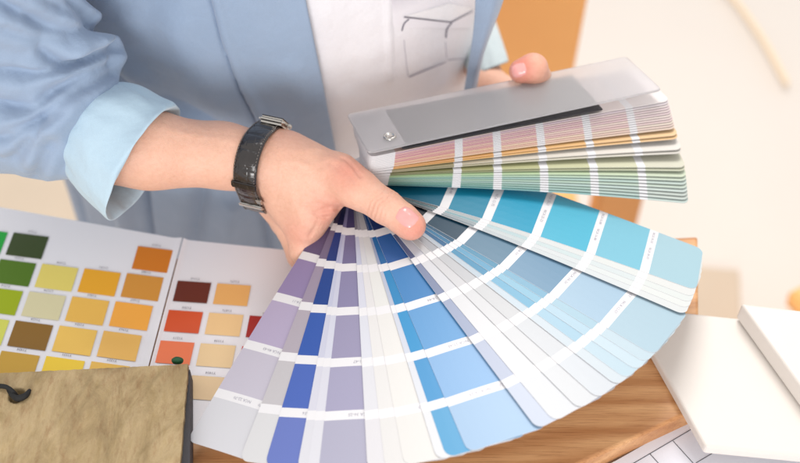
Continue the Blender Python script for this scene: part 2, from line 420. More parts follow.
cp=spline([at(-30,378,zs+.004),at(-8,385,zs+.003),at(6,387,zs+.0035),at(14,393,zs+.002),hp+V((0,0,-.006)),hp+V((.001,0,-.02))],8)
v_,f_=tube_geo(cp,.0017,10); 
v_,f_=tube_geo(spline([at(8,390,zs+.0012),at(16,398,zs+.0028),at(25,396,zs+.0032),at(30,390,zs+.002)],8),[.0012+.0012*math.sin(PI*min(1,i/24)) for i in range(25)],10,v_,f_)
mesh('cord',v_,f_,M_CORD,ss)
bm=bmesh.new(); bmesh.ops.create_icosphere(bm,subdivisions=3,radius=.0036,matrix=Matrix.Translation(at(177,364,.021)+V((0,.003,0)))@Matrix.Diagonal((1.25,.8,.85,1)))
for v in bm.verts: v.co+=V((0,0,noise.noise(v.co*500)*.0006))
me=bpy.data.meshes.new('bead'); bm.to_mesh(me); bm.free(); o=link('bead',me,M_GREEN,ss)
for p in me.polygons: p.use_smooth=True
# ================================================================== FAN DECK
FP=dict(P=V((-.0101,.0517,.0832)),A=.6368,B=.6646,t0=-4.2755,n=.1358,zs=.0107)
RK=[.0553,.089,.1278,.1703,.2117]; LEN=.2515; BACK=.022; W=.0555
BAND=.0070
def surfH(x,y):
    dx_=x-FP['P'].x; dy_=y-FP['P'].y; r=math.hypot(dx_,dy_); th=math.atan2(dy_,dx_)
    mx=min(.42,FP['A']+FP['B']*math.cos(th-FP['t0']))
    n=8; z=0
    for i in range(n):
        z-=math.sin(mx*math.tanh(r*(i+.5)/n/FP['n']))*r/n
    return z
def fan_map(thd,lift=0):
    th=R(thd); cx,sx=math.cos(th),math.sin(th)
    mx=min(.42,FP['A']+FP['B']*math.cos(th-FP['t0']))
    def f(r,w):
        s=0; n=8
        for i in range(n): s+=math.cos(mx*math.tanh(abs(r)*(i+.5)/n/FP['n']))*r/n
        x=FP['P'].x+cx*s-sx*w; y=FP['P'].y+sx*s+cx*w
        return V((x,y,FP['P'].z+FP['zs']*th+surfH(x,y)+lift))
    return f
# cover frame from the photograph's perspective
CO=V((-.0415,.0823,.1020)); CX=V((.9531,.3022,-.0164)).normalized(); CN=V((-.0598,.2412,.9686)).normalized(); CN=(CN-CX*CN.dot(CX)).normalized(); CY=CN.cross(CX)
CP=CO+CX*.022-CY*.03
BX=(V((.2400,.0270,.0665))-V((.0,.0185,.0830))).normalized(); BN=V((-.02,.10,1)); BN=(BN-BX*BN.dot(BX)).normalized()
BP=V((-.0105,.0500,.0860))
def closed_map(h,u,bend=0,rs=None):
    P=BP.lerp(CP-CN*.0035,h); X=BX.lerp(CX,u).normalized(); Nn=BN.lerp(CN,u); Nn=(Nn-X*Nn.dot(X)).normalized(); Y=Nn.cross(X)
    if rs is None: rs=.945+(.905-.945)*u
    def f(r,w):
        q=max(0,r)/.24
        return P+X*(r*rs)+Y*w-Nn*(bend*q*q)
    return f
_rn=random.Random(3)
def strip(fmap,cols,par,label=None,side=False,text=True,name='paint_strip',border=None,th=.00045,W=W):
    hw=W/2; cr=.0065
    cuts=[-BACK,-BACK+.0006,-BACK+.002,-BACK+.005,0,.02]
    for k in RK: cuts+= [k-BAND/2,k+BAND/2]
    for k in range(4):
        a=RK[k]+BAND/2;b=RK[k+1]-BAND/2; cuts+=[a+(b-a)*.33,a+(b-a)*.66]
    cuts+=[.035,RK[4]+.012,LEN-cr,LEN-cr*.6,LEN-cr*.3,LEN-cr*.12,LEN-cr*.03,LEN]
    cuts=sorted(set(cuts)); ws=[-1,-.75,-.5,-.25,0,.25,.5,.75,1]; nw=len(ws)
    vs=[];fs=[];cl=[]
    def hwid(r):
        if r>LEN-cr: q=r-(LEN-cr); return hw-cr+math.sqrt(max(0,cr*cr-q*q))
        if r<-BACK+.005: q=(-BACK+.005)-r; return hw-.005+math.sqrt(max(0,.000025-q*q))
        return hw
    nr=len(cuts)
    for r in cuts:
        for w in ws: vs.append(fmap(r,w*hwid(r)))
    nb=len(vs)
    for i in range(nb): vs.append(vs[i]-V((0,0,th)))
    white=lin((217,216,218))
    def colour(r):
        for k in RK:
            if abs(r-k)<BAND/2: return white
        i=sum(1 for k in RK if r>k)
        if r<-.002: return white
        c3=cols[i]; k_=(1,1,1,.99,.965,.945)[i]; c3=tuple(v*k_ for v in c3); g_=sum(c3)/3; return lin(tuple((v*.87+g_*.10)*.945 for v in c3))
    for i in range(nr-1):
        rm=(cuts[i]+cuts[i+1])/2; c=colour(rm)
        for j in range(nw-1):
            q=i*nw+j; fs.append((q,q+nw,q+nw+1,q+1)); cl.append(c)
            fs.append((nb+q+1,nb+q+nw+1,nb+q+nw,nb+q)); cl.append(white)
        sc_=tuple(.15*a+.85*b for a,b in zip(white,c)) if side else white
        q=i*nw; fs.append((q,nb+q,nb+q+nw,q+nw)); cl.append(sc_)
        q+=nw-1; fs.append((q,q+nw,nb+q+nw,nb+q)); cl.append(white)
    for j in range(nw-1):
        q=j; fs.append((q,q+1,nb+q+1,nb+q)); cl.append(white)
        q=(nr-1)*nw+j; fs.append((q,nb+q,nb+q+1,q+1)); cl.append(white)
    if text:
        for k in RK:
            tv,tf=text_geo('NCA %d-%d'%(_rn.randint(10,60),_rn.randint(10,80))); b=len(vs)
            off=_rn.uniform(-.004,.002)
            for sgn in ((-.35,) if W<.03 else (-.62,0.15,)):
                b=len(vs)
                for t in tv:
                    p=fmap(k+t.y*.0032,-t.x*.0032-hw*sgn); vs.append(p+V((0,0,.00012)))
                for f in tf: fs.append(tuple(b+i for i in f)); cl.append(lin((164,162,174)))
    o=mesh(name,vs,fs,M_CARD,par,False,cl)
    if label: o['label']=label
    return o
deck=empty('paint_fan_deck',FP['P']); tag(deck,'fanned deck of paint colour strips held open in the hand','paint fan deck')
ga=(238,237,240)
# clockwise edge angle at the outer ring, colours from pivot to tip
FAN=[(-125.5,[(44,34,62),(98,82,124),(150,132,178),(186,172,204),(206,200,216),(226,226,232)]),
(-114.5,[(60,50,78),(118,104,136),(160,146,168),(182,172,184),(204,200,204),(228,228,230)]),
(-110,[(14,22,70),(16,50,128),(24,66,150),(44,88,182),(70,104,198),(106,126,208)]),
(-104.6,[(110,106,150),(176,180,214),(196,200,224),(206,208,228),(220,220,234),(230,230,238)]),
(-103.0,[(120,116,158),(186,188,216),(204,206,226),(214,216,232),(224,224,236),(232,232,240)]),
(-101.2,[(62,56,104),(116,108,152),(138,132,172),(156,150,184),(170,166,198),(184,182,206)]),
(-93.8,[(120,118,130),(196,200,222),(214,216,230),(220,222,232),(228,228,234),(234,232,236)]),
(-91.2,[(150,150,160),(214,214,218),(226,224,224),(230,228,226),(234,232,230),(236,234,232)]),
(-88.4,[(170,170,174),(216,216,216),(228,228,224),(232,230,226),(236,234,230),(238,236,232)]),
(-83.6,[(60,80,120),(150,160,190),(184,192,212),(206,212,226),(222,226,234),(232,234,238)]),
(-82.2,[(8,60,120),(8,100,168),(14,132,196),(26,146,210),(50,150,214),(74,166,220)]),
(-79.0,[(16,44,104),(30,92,168),(48,128,196),(84,154,214),(128,178,228),(160,196,232)]),
(-68.2,[(52,64,110),(88,100,142),(122,134,168),(150,162,192),(178,188,212),(196,206,226)]),
(-65.4,[(150,156,176),(198,200,210),(212,213,218),(216,217,220),(218,220,223),(218,221,226)]),
(-61,[(160,160,168),(196,197,200),(204,204,207),(208,209,212),(212,214,217),(216,219,223)]),
(-57.5,[(130,132,138),(168,171,178),(188,190,194),(198,200,203),(206,210,215),(212,218,225)]),
(-53.5,[(140,148,158),(176,188,200),(180,196,208),(190,206,217),(200,213,222),(208,220,228)]),
(-51.5,[(8,52,90),(20,96,146),(56,140,182),(104,172,206),(160,200,222),(190,216,230)]),
(-49.0,[(10,60,100),(36,116,160),(84,156,194),(132,186,212),(176,208,226),(200,222,234)]),
(-46.8,[(6,46,74),(16,84,120),(66,140,176),(116,172,202),(166,202,220),(196,218,230)]),
(-44.6,[(4,28,44),(12,62,88),(86,128,156),(108,150,182),(166,198,222),(178,208,224)]),
(-33.4,[(60,76,84),(130,144,152),(186,196,200),(206,214,216),(218,224,226),(226,230,230)]),
(-31.8,[(110,126,134),(150,164,170),(196,206,208),(212,218,220),(222,228,228),(230,234,232)]),
(-30.2,[(50,110,120),(130,170,178),(180,204,208),(200,216,218),(214,224,226),(226,232,230)]),
(-28.6,[(90,100,106),(170,178,180),(206,210,210),(216,220,220),(224,228,226),(230,232,230)]),
(-26.6,[(0,104,136),(6,136,172),(24,160,200),(72,184,216),(122,198,222),(170,210,224)]),
]
for e,c in FAN:
    strip(fan_map(e+7.6),c,deck)
# closed pack, bottom to top : (direction u, bend, colours)
def tint(a,b,n=6): return [tuple(int(a[i]+(b[i]-a[i])*k/(n-1)) for i in range(3)) for k in range(n)]
CL=[]
greens=[((8,110,110),(196,220,214)),((60,140,130),(206,222,214)),((80,150,130),(200,216,208)),((120,170,160),(206,226,220)),((130,180,150),(200,222,206)),((100,160,150),(196,220,212)),((140,190,150),(206,226,204)),((150,196,120),(204,222,190))]
for i,(a,b) in enumerate(greens): CL.append((.0+.032*i,.012-.0004*i,tint(a,b)))
CL.append((.285,.0085,tint((96,104,40),(206,212,180))))
CL.append((.31,.008,[(110,112,50),(150,152,84),(172,176,112),(190,194,142),(206,208,170),(214,214,190)]))
CL.append((.47,.0065,[(150,140,90),(178,170,130),(206,200,172),(216,210,190),(224,220,206),(228,224,214)]))
CL.append((.50,.006,[(150,140,90),(190,180,150),(214,206,190),(222,216,204),(228,222,212),(232,228,220)]))
CL.append((.63,.0055,[(226,150,40),(236,166,60),(240,176,84),(244,186,104),(246,192,118),(248,198,130)]))
CL.append((.66,.0052,[(230,150,60),(238,162,70),(242,172,86),(244,182,100),(246,190,120),(248,200,136)]))
pk=[((236,190,150),(246,222,204)),((222,150,120),(244,216,206)),((236,190,140),(248,232,214)),((214,130,130),(240,210,212)),((220,150,140),(244,222,220)),((230,180,150),(246,230,222)),((206,120,140),(238,212,218)),((222,160,150),(244,226,224)),((210,130,150),(240,216,222)),((226,170,160),(246,232,230)),((200,150,180),(238,226,234)),((226,190,180),(244,236,236))]
for i,(a,b) in enumerate(pk): CL.append((.74+.021*i,.005,tint(a,b)))
nC=len(CL)
for i,(u,bd,c) in enumerate(CL):
    c=[tuple(v*.80+.20*(250,240,232)[k] for k,v in enumerate(q)) for q in c]
    strip(closed_map(i/(nC-1)*.97,u,bd),c,deck,text=True,side=True,th=.00095)
# dark card under the cover, cover, end block, screw
def plate(name,x0,x1,y0,y1,dz,t,mat,par,bev=.0008,rot=0,cr=.004,slope=0):
    bm=bmesh.new(); pts=[]
    for cxx,cyy,a0 in ((x1-cr,y1-cr,0),(x0+cr,y1-cr,90),(x0+cr,y0+cr,180),(x1-cr,y0+cr,270)):
        for k in range(6):
            a=R(a0+k*18); pts.append((cxx+cr*math.cos(a),cyy+cr*math.sin(a)))
    q=[]
    for x,y in pts:
        xr=x*math.cos(rot)-y*math.sin(rot); yr=x*math.sin(rot)+y*math.cos(rot)
        q.append(bm.verts.new(CO+CX*xr+CY*yr+CN*(dz+slope*x)))
    f=bm.faces.new(q); r=bmesh.ops.extrude_face_region(bm,geom=[f])
    for v in r['geom']:
        if isinstance(v,bmesh.types.BMVert): v.co+=CN*t
    bmesh.ops.recalc_face_normals(bm,faces=bm.faces)
    if bev: bmesh.ops.bevel(bm,geom=[e for e in bm.edges],offset=bev,segments=2,affect='EDGES')
    me=bpy.data.meshes.new(name); bm.to_mesh(me); bm.free(); return link(name,me,mat,par)
plate('cover',0,.2405,-.0605,0.0005,.0004,.0020,M_FROST,deck,.0005,cr=.004)
plate('backing_card',.027,.190,-.0605,-.002,-.0010,.0008,M_BLACK,deck,0,-.006,cr=.001,slope=-.018)
plate('end_label',.002,.030,-.0590,-.001,-.0004,.0005,M_PLWHITE,deck,0,cr=.003)
sc=CO+CX*.0215-CY*.0455
vs=[];fs=[]
for k,(rr,hh) in enumerate(((.0050,.0024),(.0048,.0032),(.0036,.0038),(.0034,.0032),(.0008,.0030))):
    for i in range(24):
        a=2*PI*i/24; vs.append(sc+CX*rr*math.cos(a)+CY*rr*math.sin(a)+CN*hh)
for k in range(4):
    for i in range(24): j=(i+1)%24; fs.append((k*24+i,k*24+j,(k+1)*24+j,(k+1)*24+i))
fs.append(tuple(4*24+i for i in range(24)))
mesh('screw',vs,fs,M_METAL,deck)
# ================================================================== PERSON
per=empty('person',(-.08,.3,FZ)); tag(per,'person in blue grey blazer and white printed shirt holding the fan deck','person')
TC=V((-.14,.285)); TA=.210; TB=.150
def tor(x,y,off=0):
    d=ray(x,y); a=TA+off; b=TB+off
    ox=(CAM.x-TC.x)/a; oy=(CAM.y-TC.y)/b; dx_=d.x/a; dy_=d.y/b
    qa=dx_*dx_+dy_*dy_; qb=2*(ox*dx_+oy*dy_); qc=ox*ox+oy*oy-1
    D=qb*qb-4*qa*qc
    t=(-qb-math.sqrt(max(0,D)))/(2*qa); return CAM+d*t
# --- right forearm and hand (sdf)
lo=(-.275,-.045,.005); hi=(.028,.098,.146); hs=.0009
G=grid(lo,hi,hs)
P=lambda x,y,z: np.array(at(x,y,z))
F=cone(G,P(116,148,.112),P(150,150,.110),.0275,.0285)
F=smin(F,cone(G,P(150,150,.110),P(225,156,.100),.0285,.0238),.01)
F=smin(F,cone(G,P(225,156,.100),P(270,164,.092),.0238,.0230),.01)
# carpus / back of hand
F=smin(F,cone(G,P(270,164,.092),P(300,178,.082),.0228,.0232),.012)
F=smin(F,cone(G,P(268,168,.085),P(303,226,.052),.021,.0150),.012)   # index metacarpal
F=smin(F,cone(G,P(262,172,.07),P(292,226,.034),.021,.0135),.012)
F=smin(F,cone(G,P(262,176,.06),P(286,222,.020),.018,.012),.012)
# thumb
F=smin(F,cone(G,P(290,162,.092),P(338,176,.094),.0215,.0160),.014)
F=smin(F,cone(G,P(338,176,.094),P(356,188,.094),.0165,.0148),.007)
T1=P(350,184,.094);T2=P(386,207,.0905);T3=P(412,226,.0865)
F=smin(F,cone(G,T1,T2,.0150,.0126),.006)
F=smin(F,cone(G,T2,T3,.0126,.0100),.004)
F=smin(F,cone(G,P(404,220,.0868),P(408,224,.0862),.0110,.0106),.005)
# web between thumb and index
F=smin(F,ell(G,P(312,202,.072),(.019,.019,.016)),.014)
F=smin(F,cone(G,P(325,196,.080),P(306,228,.056),.012,.012),.010)
# fingers under the fan
def finger(pts,rr):
    global F
    Q_=[P(*p) for p in pts]
    for i in range(len(Q_)-1): F=smin(F,cone(G,Q_[i],Q_[i+1],rr[i],rr[i+1]),.004)
finger([(303,226,.052),(304,250,.040),(338,262,.030),(372,252,.034)],[.0140,.0108,.0090,.0076])
finger([(292,228,.034),(300,256,.022),(342,262,.018),(378,248,.026)],[.0130,.0100,.0086,.0074])
finger([(286,222,.020),(300,246,.014),(338,250,.014),(370,240,.022)],[.0120,.0090,.0078,.0066])
# creases
def axis_s(a,b):
    a=np.array(a);b=np.array(b);ab=(b-a);l=np.linalg.norm(ab);ab=ab/l
    return (G[0]-a[0])*ab[0]+(G[1]-a[1])*ab[1]+(G[2]-a[2])*ab[2],ab
S,ab=axis_s(T2,T3)
near=np.sqrt((G[0]-T2[0])**2+(G[1]-T2[1])**2+(G[2]-T2[2])**2)
up_=((G[0]-T2[0])*0+(G[1]-T2[1])*-.55+(G[2]-T2[2])*.83)
msk=np.clip((up_+.002)/.006,0,1)*np.clip((.026-near)/.01,0,1)
lat=np.abs((G[0]-T2[0])*-ab[1]+(G[1]-T2[1])*ab[0])
wv=.0007*np.sin(lat*600)
for s0,dp,wd in ((-.0062,.0006,.0009),(-.0036,.0009,.0010),(-.0010,.0011,.0010),(.0018,.0009,.0010),(.0044,.0005,.0009)):
    F=F+msk*dp*np.exp(-((S-s0*(1+lat*30)-wv)/wd)**2)
# web folds near thumb root
def hitF(x,y,f=0):
    d=np.array(ray(x,y)); d/=np.linalg.norm(d); L0=np.array(lo)
    for t in np.arange(.6,1.1,.0006):
        p=np.array(CAM)+d*t; i=np.round((p-L0)/hs).astype(int)
        if (i<0).any() or (i>=np.array(F.shape)).any(): continue
        if F[i[0],i[1],i[2]]<0: return p
    return None
cr_=[([(316,213),(334,208),(350,213)],.0050,.0019),([(319,217.5),(344,216.5)],.0034,.0014),([(306,205),(322,204)],.0010,.0013),([(343,158),(353,166),(360,177)],.0016,.0013),([(338,164),(349,173),(354,184)],.0008,.0012),
 ([(318,222),(310,236)],.0012,.0013),([(275,150),(281,176),(276,200)],.0006,.0015),([(300,150),(322,150)],-.0006,.0030),([(296,172),(318,190)],-.0006,.0035),([(292,192),(302,222)],-.0006,.0035),([(285,160),(310,165),(326,160)],-.0005,.0022)]
add_=None
for pts,dp,w in cr_:
    hp_=[hitF(q.x,q.y) for q in spline([V((a,b,0)) for a,b in pts],3)]; hp_=[q for q in hp_ if q is not None]
    if len(hp_)<2: continue
    D_=None
    for k in range(len(hp_)-1):
        c=cone(G,hp_[k],hp_[k+1],0,0); D_=c if D_ is None else np.minimum(D_,c)
    e_=dp*np.exp(-(D_/w)**2); add_=e_ if add_ is None else add_+e_
F=F+add_
for a,b,dp,w in ((P(314,207,.086),P(348,214,.082),.0052,.0020),(P(318,214,.08),P(345,218,.078),.0036,.0013),(P(306,203,.09),P(326,209,.085),.0022,.0012),(P(352,178,.11),P(362,190,.106),.0006,.0010),(P(322,226,.07),P(308,236,.062),.0009,.0012),(P(326,160,.112),P(350,178,.108),.0008,.0016),(P(335,155,.112),P(352,170,.108),.0005,.0012),(P(296,206,.09),P(312,220,.075),.0007,.003)):
    F=F+dp*np.exp(-(np.maximum(0,cone(G,a,b,0,0))/w/1.6)**2)
# tendons on the back of hand
for a,b,dp in ((P(288,150,.115),P(330,160,.112),-.0006),(P(282,190,.1),P(298,218,.07),-.0006)):
    F=F+dp*np.exp(-(cone(G,a,b,0,0)/.006)**2)
for a,b,dp,w in ((P(236,140,.126),P(150,128,.136),-.0006,.0035),(P(292,160,.11),P(322,172,.108),-.0007,.0030),(P(286,176,.105),P(304,206,.085),-.0007,.0030)):
    F=F+dp*np.exp(-(cone(G,a,b,0,0)/w)**2)
F=F+.00035*np.sin(G[0]*130+1)*np.cos(G[1]*150)*np.sin(G[2]*120)
# nail bed flattening
vs1,fs1=surface_nets(F,lo,hs)
F1=F; LO1=np.array(lo)
def samp(Fg,L0,h,p):
    q=(np.array(p)-L0)/h; i=np.floor(q).astype(int); 
    if (i<0).any() or (i>=np.array(Fg.shape)-1).any(): return 1.0
    f=q-i; c=Fg[i[0]:i[0]+2,i[1]:i[1]+2,i[2]:i[2]+2]
    c=c[0]*(1-f[0])+c[1]*f[0]; c=c[0]*(1-f[1])+c[1]*f[1]; return float(c[0]*(1-f[2])+c[1]*f[2])
# --- left hand (sdf)
lo2=(.01,.03,.005); hi2=(.20,.30,.165); hs2=.0016
G=grid(lo2,hi2,hs2)
U0=P(533,68,.112);U1=P(521,71,.110)
F=cone(G,U0,U1,.0112,.0098)
F=smin(F,cone(G,P(536,78,.098),U0,.0112,.0110),.005)
F=smin(F,cone(G,P(542,98,.060),P(536,78,.098),.014,.0115),.006)
F=smin(F,cone(G,P(490,90,.028),P(545,112,.045),.0175,.017),.012)
for k,(x,y) in enumerate(((470,118),(488,120),(506,120),(522,118))):
    F=smin(F,cone(G,P(505+8*k,108,.044),P(x,y+18,.042),.0105,.0085),.005)
F=smin(F,cone(G,P(490,90,.026),P(476,50,.016),.016,.0165),.012)
vs2,fs2=surface_nets(F,lo2,hs2); F2=F; LO2=np.array(lo2)
# --- hidden trunk and arms, coarse
lo3=(-.52,.02,-.35); hi3=(.26,.50,.62); hs3=.008
G=grid(lo3,hi3,hs3)
F=cone(G,(-.09,.30,-.2),(-.09,.30,.3),.128,.118)
F=smin(F,cone(G,(-.21,.32,.42),(.04,.32,.42),.07,.07),.08)
F=smin(F,cone(G,(-.09,.30,.42),(-.09,.30,.6),.06,.055),.05)
F=smin(F,cone(G,(-.28,.31,.42),np.array(at(-25,98,.130)),.045,.024),.02)
F=smin(F,cone(G,np.array(at(-25,98,.130)),np.array(at(116,149,.111)),.020,.022),.01)
F=smin(F,cone(G,(.05,.33,.40),(.0,.36,.02),.040,.026),.02)
F=smin(F,cone(G,(.0,.36,.02),np.array(at(474,50,.020)),.026,.018),.01)
vs3,fs3=surface_nets(F,lo3,hs3)
VS=np.concatenate([vs1,vs2,vs3]); FS=np.concatenate([fs1,fs2+len(vs1),fs3+len(vs1)+len(vs2)])
body=np_mesh('body',VS,FS,M_SKIN,per)
# smooth a little and paint blush (real skin redness at joints)
me=body.data
bl=np.zeros((len(VS),4),np.float32); bl[:,3]=1
for p,rad,s in ((P(348,172,.108),.016,.55),(T2,.013,.35),(P(414,228,.09),.012,.75),(P(330,212,.08),.016,.5),(P(300,232,.06),.014,.4),(P(521,69,.115),.014,1.0),(P(536,66,.115),.012,.45),(P(285,140,.11),.02,.15)):
    dd=np.linalg.norm(VS-p[None],axis=1); bl[:,0]=np.maximum(bl[:,0],s*np.exp(-(dd/rad)**2))
a=me.color_attributes.new('Blush','FLOAT_COLOR','POINT'); a.data.foreach_set('color',bl.ravel())
sm=body.modifiers.new('smooth','SMOOTH'); sm.factor=.5; sm.iterations=3
# --- nails
def nail(c,axis,nrm,ln,wd,curve,lift,FG,L0,h):
    axis=axis.normalized(); nrm=(nrm-axis*nrm.dot(axis)).normalized(); side=nrm.cross(axis)
    vs=[];fs=[];nu,nv=14,12
    for i in range(nu+1):
        for j in range(nv+1):
            u=i/nu*2-1; v=j/nv*2-1
            # squircle
            uu=u*math.sqrt(1-.32*v*v); vv=v*math.sqrt(1-.38*u*u) if u<0 else v*math.sqrt(1-.42*u*u)
            q=c+axis*(uu*ln/2)+side*(vv*wd/2); q0=c+axis*(uu*ln/2)*.6; ex=.02
            dirn=(nrm*1.0-side*0).normalized()
            while ex>-.01 and samp(FG,L0,h,q+dirn*ex)>0: ex-=.0002
            hh=ex if ex>-.0099 else 0
            e_=max(abs(u),abs(v)); p=q+dirn*(hh+.0007-.0008*e_**4)
            vs.append(p)
    n=len(vs)
    for i in range(n): vs.append(vs[i]-nrm*.0007)
    for i in range(nu):
        for j in range(nv):
            q=i*(nv+1)+j; fs.append((q,q+nv+1,q+nv+2,q+1)); fs.append((n+q+1,n+q+nv+2,n+q+nv+1,n+q))
    ring=[i*(nv+1) for i in range(nu+1)]+[nu*(nv+1)+j for j in range(1,nv+1)]+[i*(nv+1)+nv for i in range(nu-1,-1,-1)]+[j for j in range(nv-1,0,-1)]
    for k in range(len(ring)): a_,b_=ring[k],ring[(k+1)%len(ring)]; fs.append((a_,n+a_,n+b_,b_))
    return mesh('nail',vs,fs,M_NAIL,body)
ax=V(T3-T2); vd=(CAM-V(T3)).normalized()
nail(V(P(407.5,223,.0868)),ax,vd*.75+V((.1,.05,.6)),.0165,.0148,0,0,F1,LO1,hs)
ax2=V(U1-U0); nail(V(U1)+ax2.normalized()*.002,ax2,V((-.25,-.55,.6)),.0120,.0115,0,0,F2,LO2,hs2)
# --- blazer: trunk panel
def panel(name,edge,side,mat,off,par,folds,nu=110,nv=110,zr=(-.42,.5),arc=None,amp=.0022):
    """surface around the trunk from angle edge(z) to side; folds=list of (pts,width,depth)"""
    vs=[];fs=[]
    for j in range(nv+1):
        z=zr[0]+(zr[1]-zr[0])*j/nv
        e0=edge(z)
        for i in range(nu+1):
            t=e0+(side-e0)*(i/nu)**1.0
            ca,sa=math.cos(t),math.sin(t)
            p=V((TC.x+TA*ca,TC.y+TB*sa,z)); n=V((ca/TA,sa/TB,0)).normalized()
            h=off+noise.fractal(V((p.x*9,p.y*9,z*5)),1,2,3)*amp*2.2
            for pts,w,dp in folds:
                dd=1e9
                for k in range(len(pts)-1):
                    a_=pts[k];b_=pts[k+1]; ab_=b_-a_; tt=max(0,min(1,(p-a_).dot(ab_)/ab_.length_squared)); dd=min(dd,(p-a_-ab_*tt).length)
                if dd<4*w: h+=dp*math.exp(-(dd/w)**2)
            vs.append(p+n*h)
    for j in range(nv):
        for i in range(nu):
            q=j*(nu+1)+i; fs.append((q,q+1,q+nu+2,q+nu+1))
    o=mesh(name,vs,fs,mat,par); s=o.modifiers.new('thick','SOLIDIFY'); s.thickness=.0022; s.offset=-1
    return o
def ang(x,z,a=TA): # angle of the front surface at x
    return -math.acos(max(-1,min(1,(x-TC.x)/a)))
def edgeR(z): # wearer's right front edge, px (305,0)->(330,140)
    pa=tor(305,0);pb=tor(332,140); t=(z-pa.z)/(pb.z-pa.z); x=pa.x+(pb.x-pa.x)*t; x=max(-.09,min(-.05,x)); return ang(x,z)
fd=lambda pts: [tor(*p) for p in pts]
foldsR=[(fd([(212,-10),(222,30),(240,80),(262,122)]),.0020,-.0052),(fd([(216,-10),(227,30),(246,80),(268,122)]),.0045,.0034),
 (fd([(150,-10),(140,60),(190,110)]),.020,-.006),(fd([(180,20),(210,90),(280,128)]),.018,.005),
 (fd([(290,60),(305,100),(318,140)]),.012,.003),(fd([(95,60),(150,95),(210,118)]),.010,-.008),(fd([(80,190),(100,250)]),.008,-.008),(fd([(125,180),(140,260)]),.010,.010),(fd([(150,185),(160,260)]),.005,-.009),(fd([(205,185),(195,260)]),.009,-.010),(fd([(235,200),(232,260)]),.010,.009),(fd([(262,200),(272,260)]),.006,-.008),(fd([(120,60),(170,120),(250,140)]),.012,.006)]
blz=panel('blazer',edgeR,-PI-.9,M_BLAZER,.006,per,foldsR,280,200,(-.3,.34))
# lapel / front facing rolled along the right front edge
# wearer's left front edge flap
def flap():
    top=[(474,-30),(508,-30)];vs=[];fs=[]
    rows=[(-60,478,520),(-20,476,512),(10,475,505),(35,473,495),(60,469,485),(90,464,478),(130,458,474),(190,452,474),(260,448,476)]
    for (y,x0,x1) in rows:
        for k in range(7):
            u=k/6; x=x0+(x1-x0)*u; p=CAM+ray(x,y)*((.168-CAM.y)/ray(x,y).y)
            p.y+= -.010*math.sin(u*PI)*.6+.03*max(0,u-.6); vs.append(p)
    for j in range(len(rows)-1):
        for k in range(6): q=j*7+k; fs.append((q,q+7,q+8,q+1))
    o=mesh('front_flap',vs,fs,M_BLAZER,blz); s=o.modifiers.new('sub','SUBSURF'); s.levels=2;s.render_levels=2; s=o.modifiers.new('thick','SOLIDIFY'); s.thickness=.003; return o
flap()
# --- right sleeve (sdf with folds)
lo4=(-.50,-.02,.02); hi4=(-.12,.22,.34); hs4=.0019
G=grid(lo4,hi4,hs4)
E0=P(-34,-90,.27);E1=P(-30,96,.130);E2=P(60,128,.112)
F=cone(G,E0,E1,.070,.052)
F=smin(F,cone(G,E1,E2,.056,.0405),.02)
F=smin(F,cone(G,P(14,-20,.215),P(46,62,.150),.038,.040),.03)
def groove(pts,w,dp):
    global F
    D_=None
    for k in range(len(pts)-1):
        c=cone(G,pts[k],pts[k+1],0,0); D_=c if D_ is None else np.minimum(D_,c)
    F=F+dp*np.exp(-(D_/w)**2)
# find surface point under a pixel by marching
lo4a=np.array(lo4); 
def hit(x,y):
    d=np.array(ray(x,y)); d/=np.linalg.norm(d); 
    for t in np.arange(.5,1.3,.002):
        p=np.array(CAM)+d*t; i=np.round((p-lo4a)/hs4).astype(int)
        if (i<0).any() or (i>=np.array(F.shape)).any(): continue
        if F[i[0],i[1],i[2]]<0: return p
    return np.array(at(x,y,.15))
gl=[([(-10,-2),(20,12),(48,26),(96,32)],.006,.012),([(30,40),(60,60),(98,47)],.006,.010),([(-10,72),(45,66),(102,50)],.005,.008),([(-10,101),(32,106),(58,86),(104,62)],.006,.014),
 ([(-10,20),(40,45),(90,42)],.007,-.008),([(-10,86),(40,84),(80,68)],.007,-.008),([(0,50),(40,52),(70,45)],.006,-.005),([(0,120),(40,118),(70,96),(100,75)],.008,-.007),([(10,140),(30,135),(55,115)],.006,.006),([(-10,150),(20,155),(50,165)],.008,-.004),
 ([(60,0),(85,25),(98,40)],.006,-.006),([(30,-10),(60,15),(90,22)],.006,-.004),([(102,40),(106,66),(118,84)],.006,.010)]
gl=[([hit(*p) for p in pts],w,dp) for pts,w,dp in gl]
F=F+.0015*np.sin(G[0]*60+G[2]*45)*np.cos(G[1]*50+G[2]*70)
v4,f4=surface_nets(F,lo4,hs4)
gx,gy,gz=np.gradient(F,hs4)
ijk=np.clip(np.round((v4-lo4a)/hs4).astype(int),0,np.array(F.shape)-1)
n4=np.stack([g[ijk[:,0],ijk[:,1],ijk[:,2]] for g in (gx,gy,gz)],1); n4/=np.linalg.norm(n4,axis=1)[:,None]+1e-9
disp=np.zeros(len(v4))
def pdist(P0,pts):
    D_=np.full(len(P0),9.0); T_=np.zeros(len(P0)); m=len(pts)-1
    for k in range(m):
        a=pts[k];ab=pts[k+1]-a; t=np.clip(((P0-a)@ab)/(ab@ab),0,1); d=np.linalg.norm(P0-a-t[:,None]*ab,axis=1)
        q=d<D_; D_[q]=d[q]; T_[q]=(k+t[q])/m
    return D_,T_
def curve(pts): return [np.array(hit(p.x,p.y)) for p in spline([V((a,b,0)) for a,b in pts],5)]
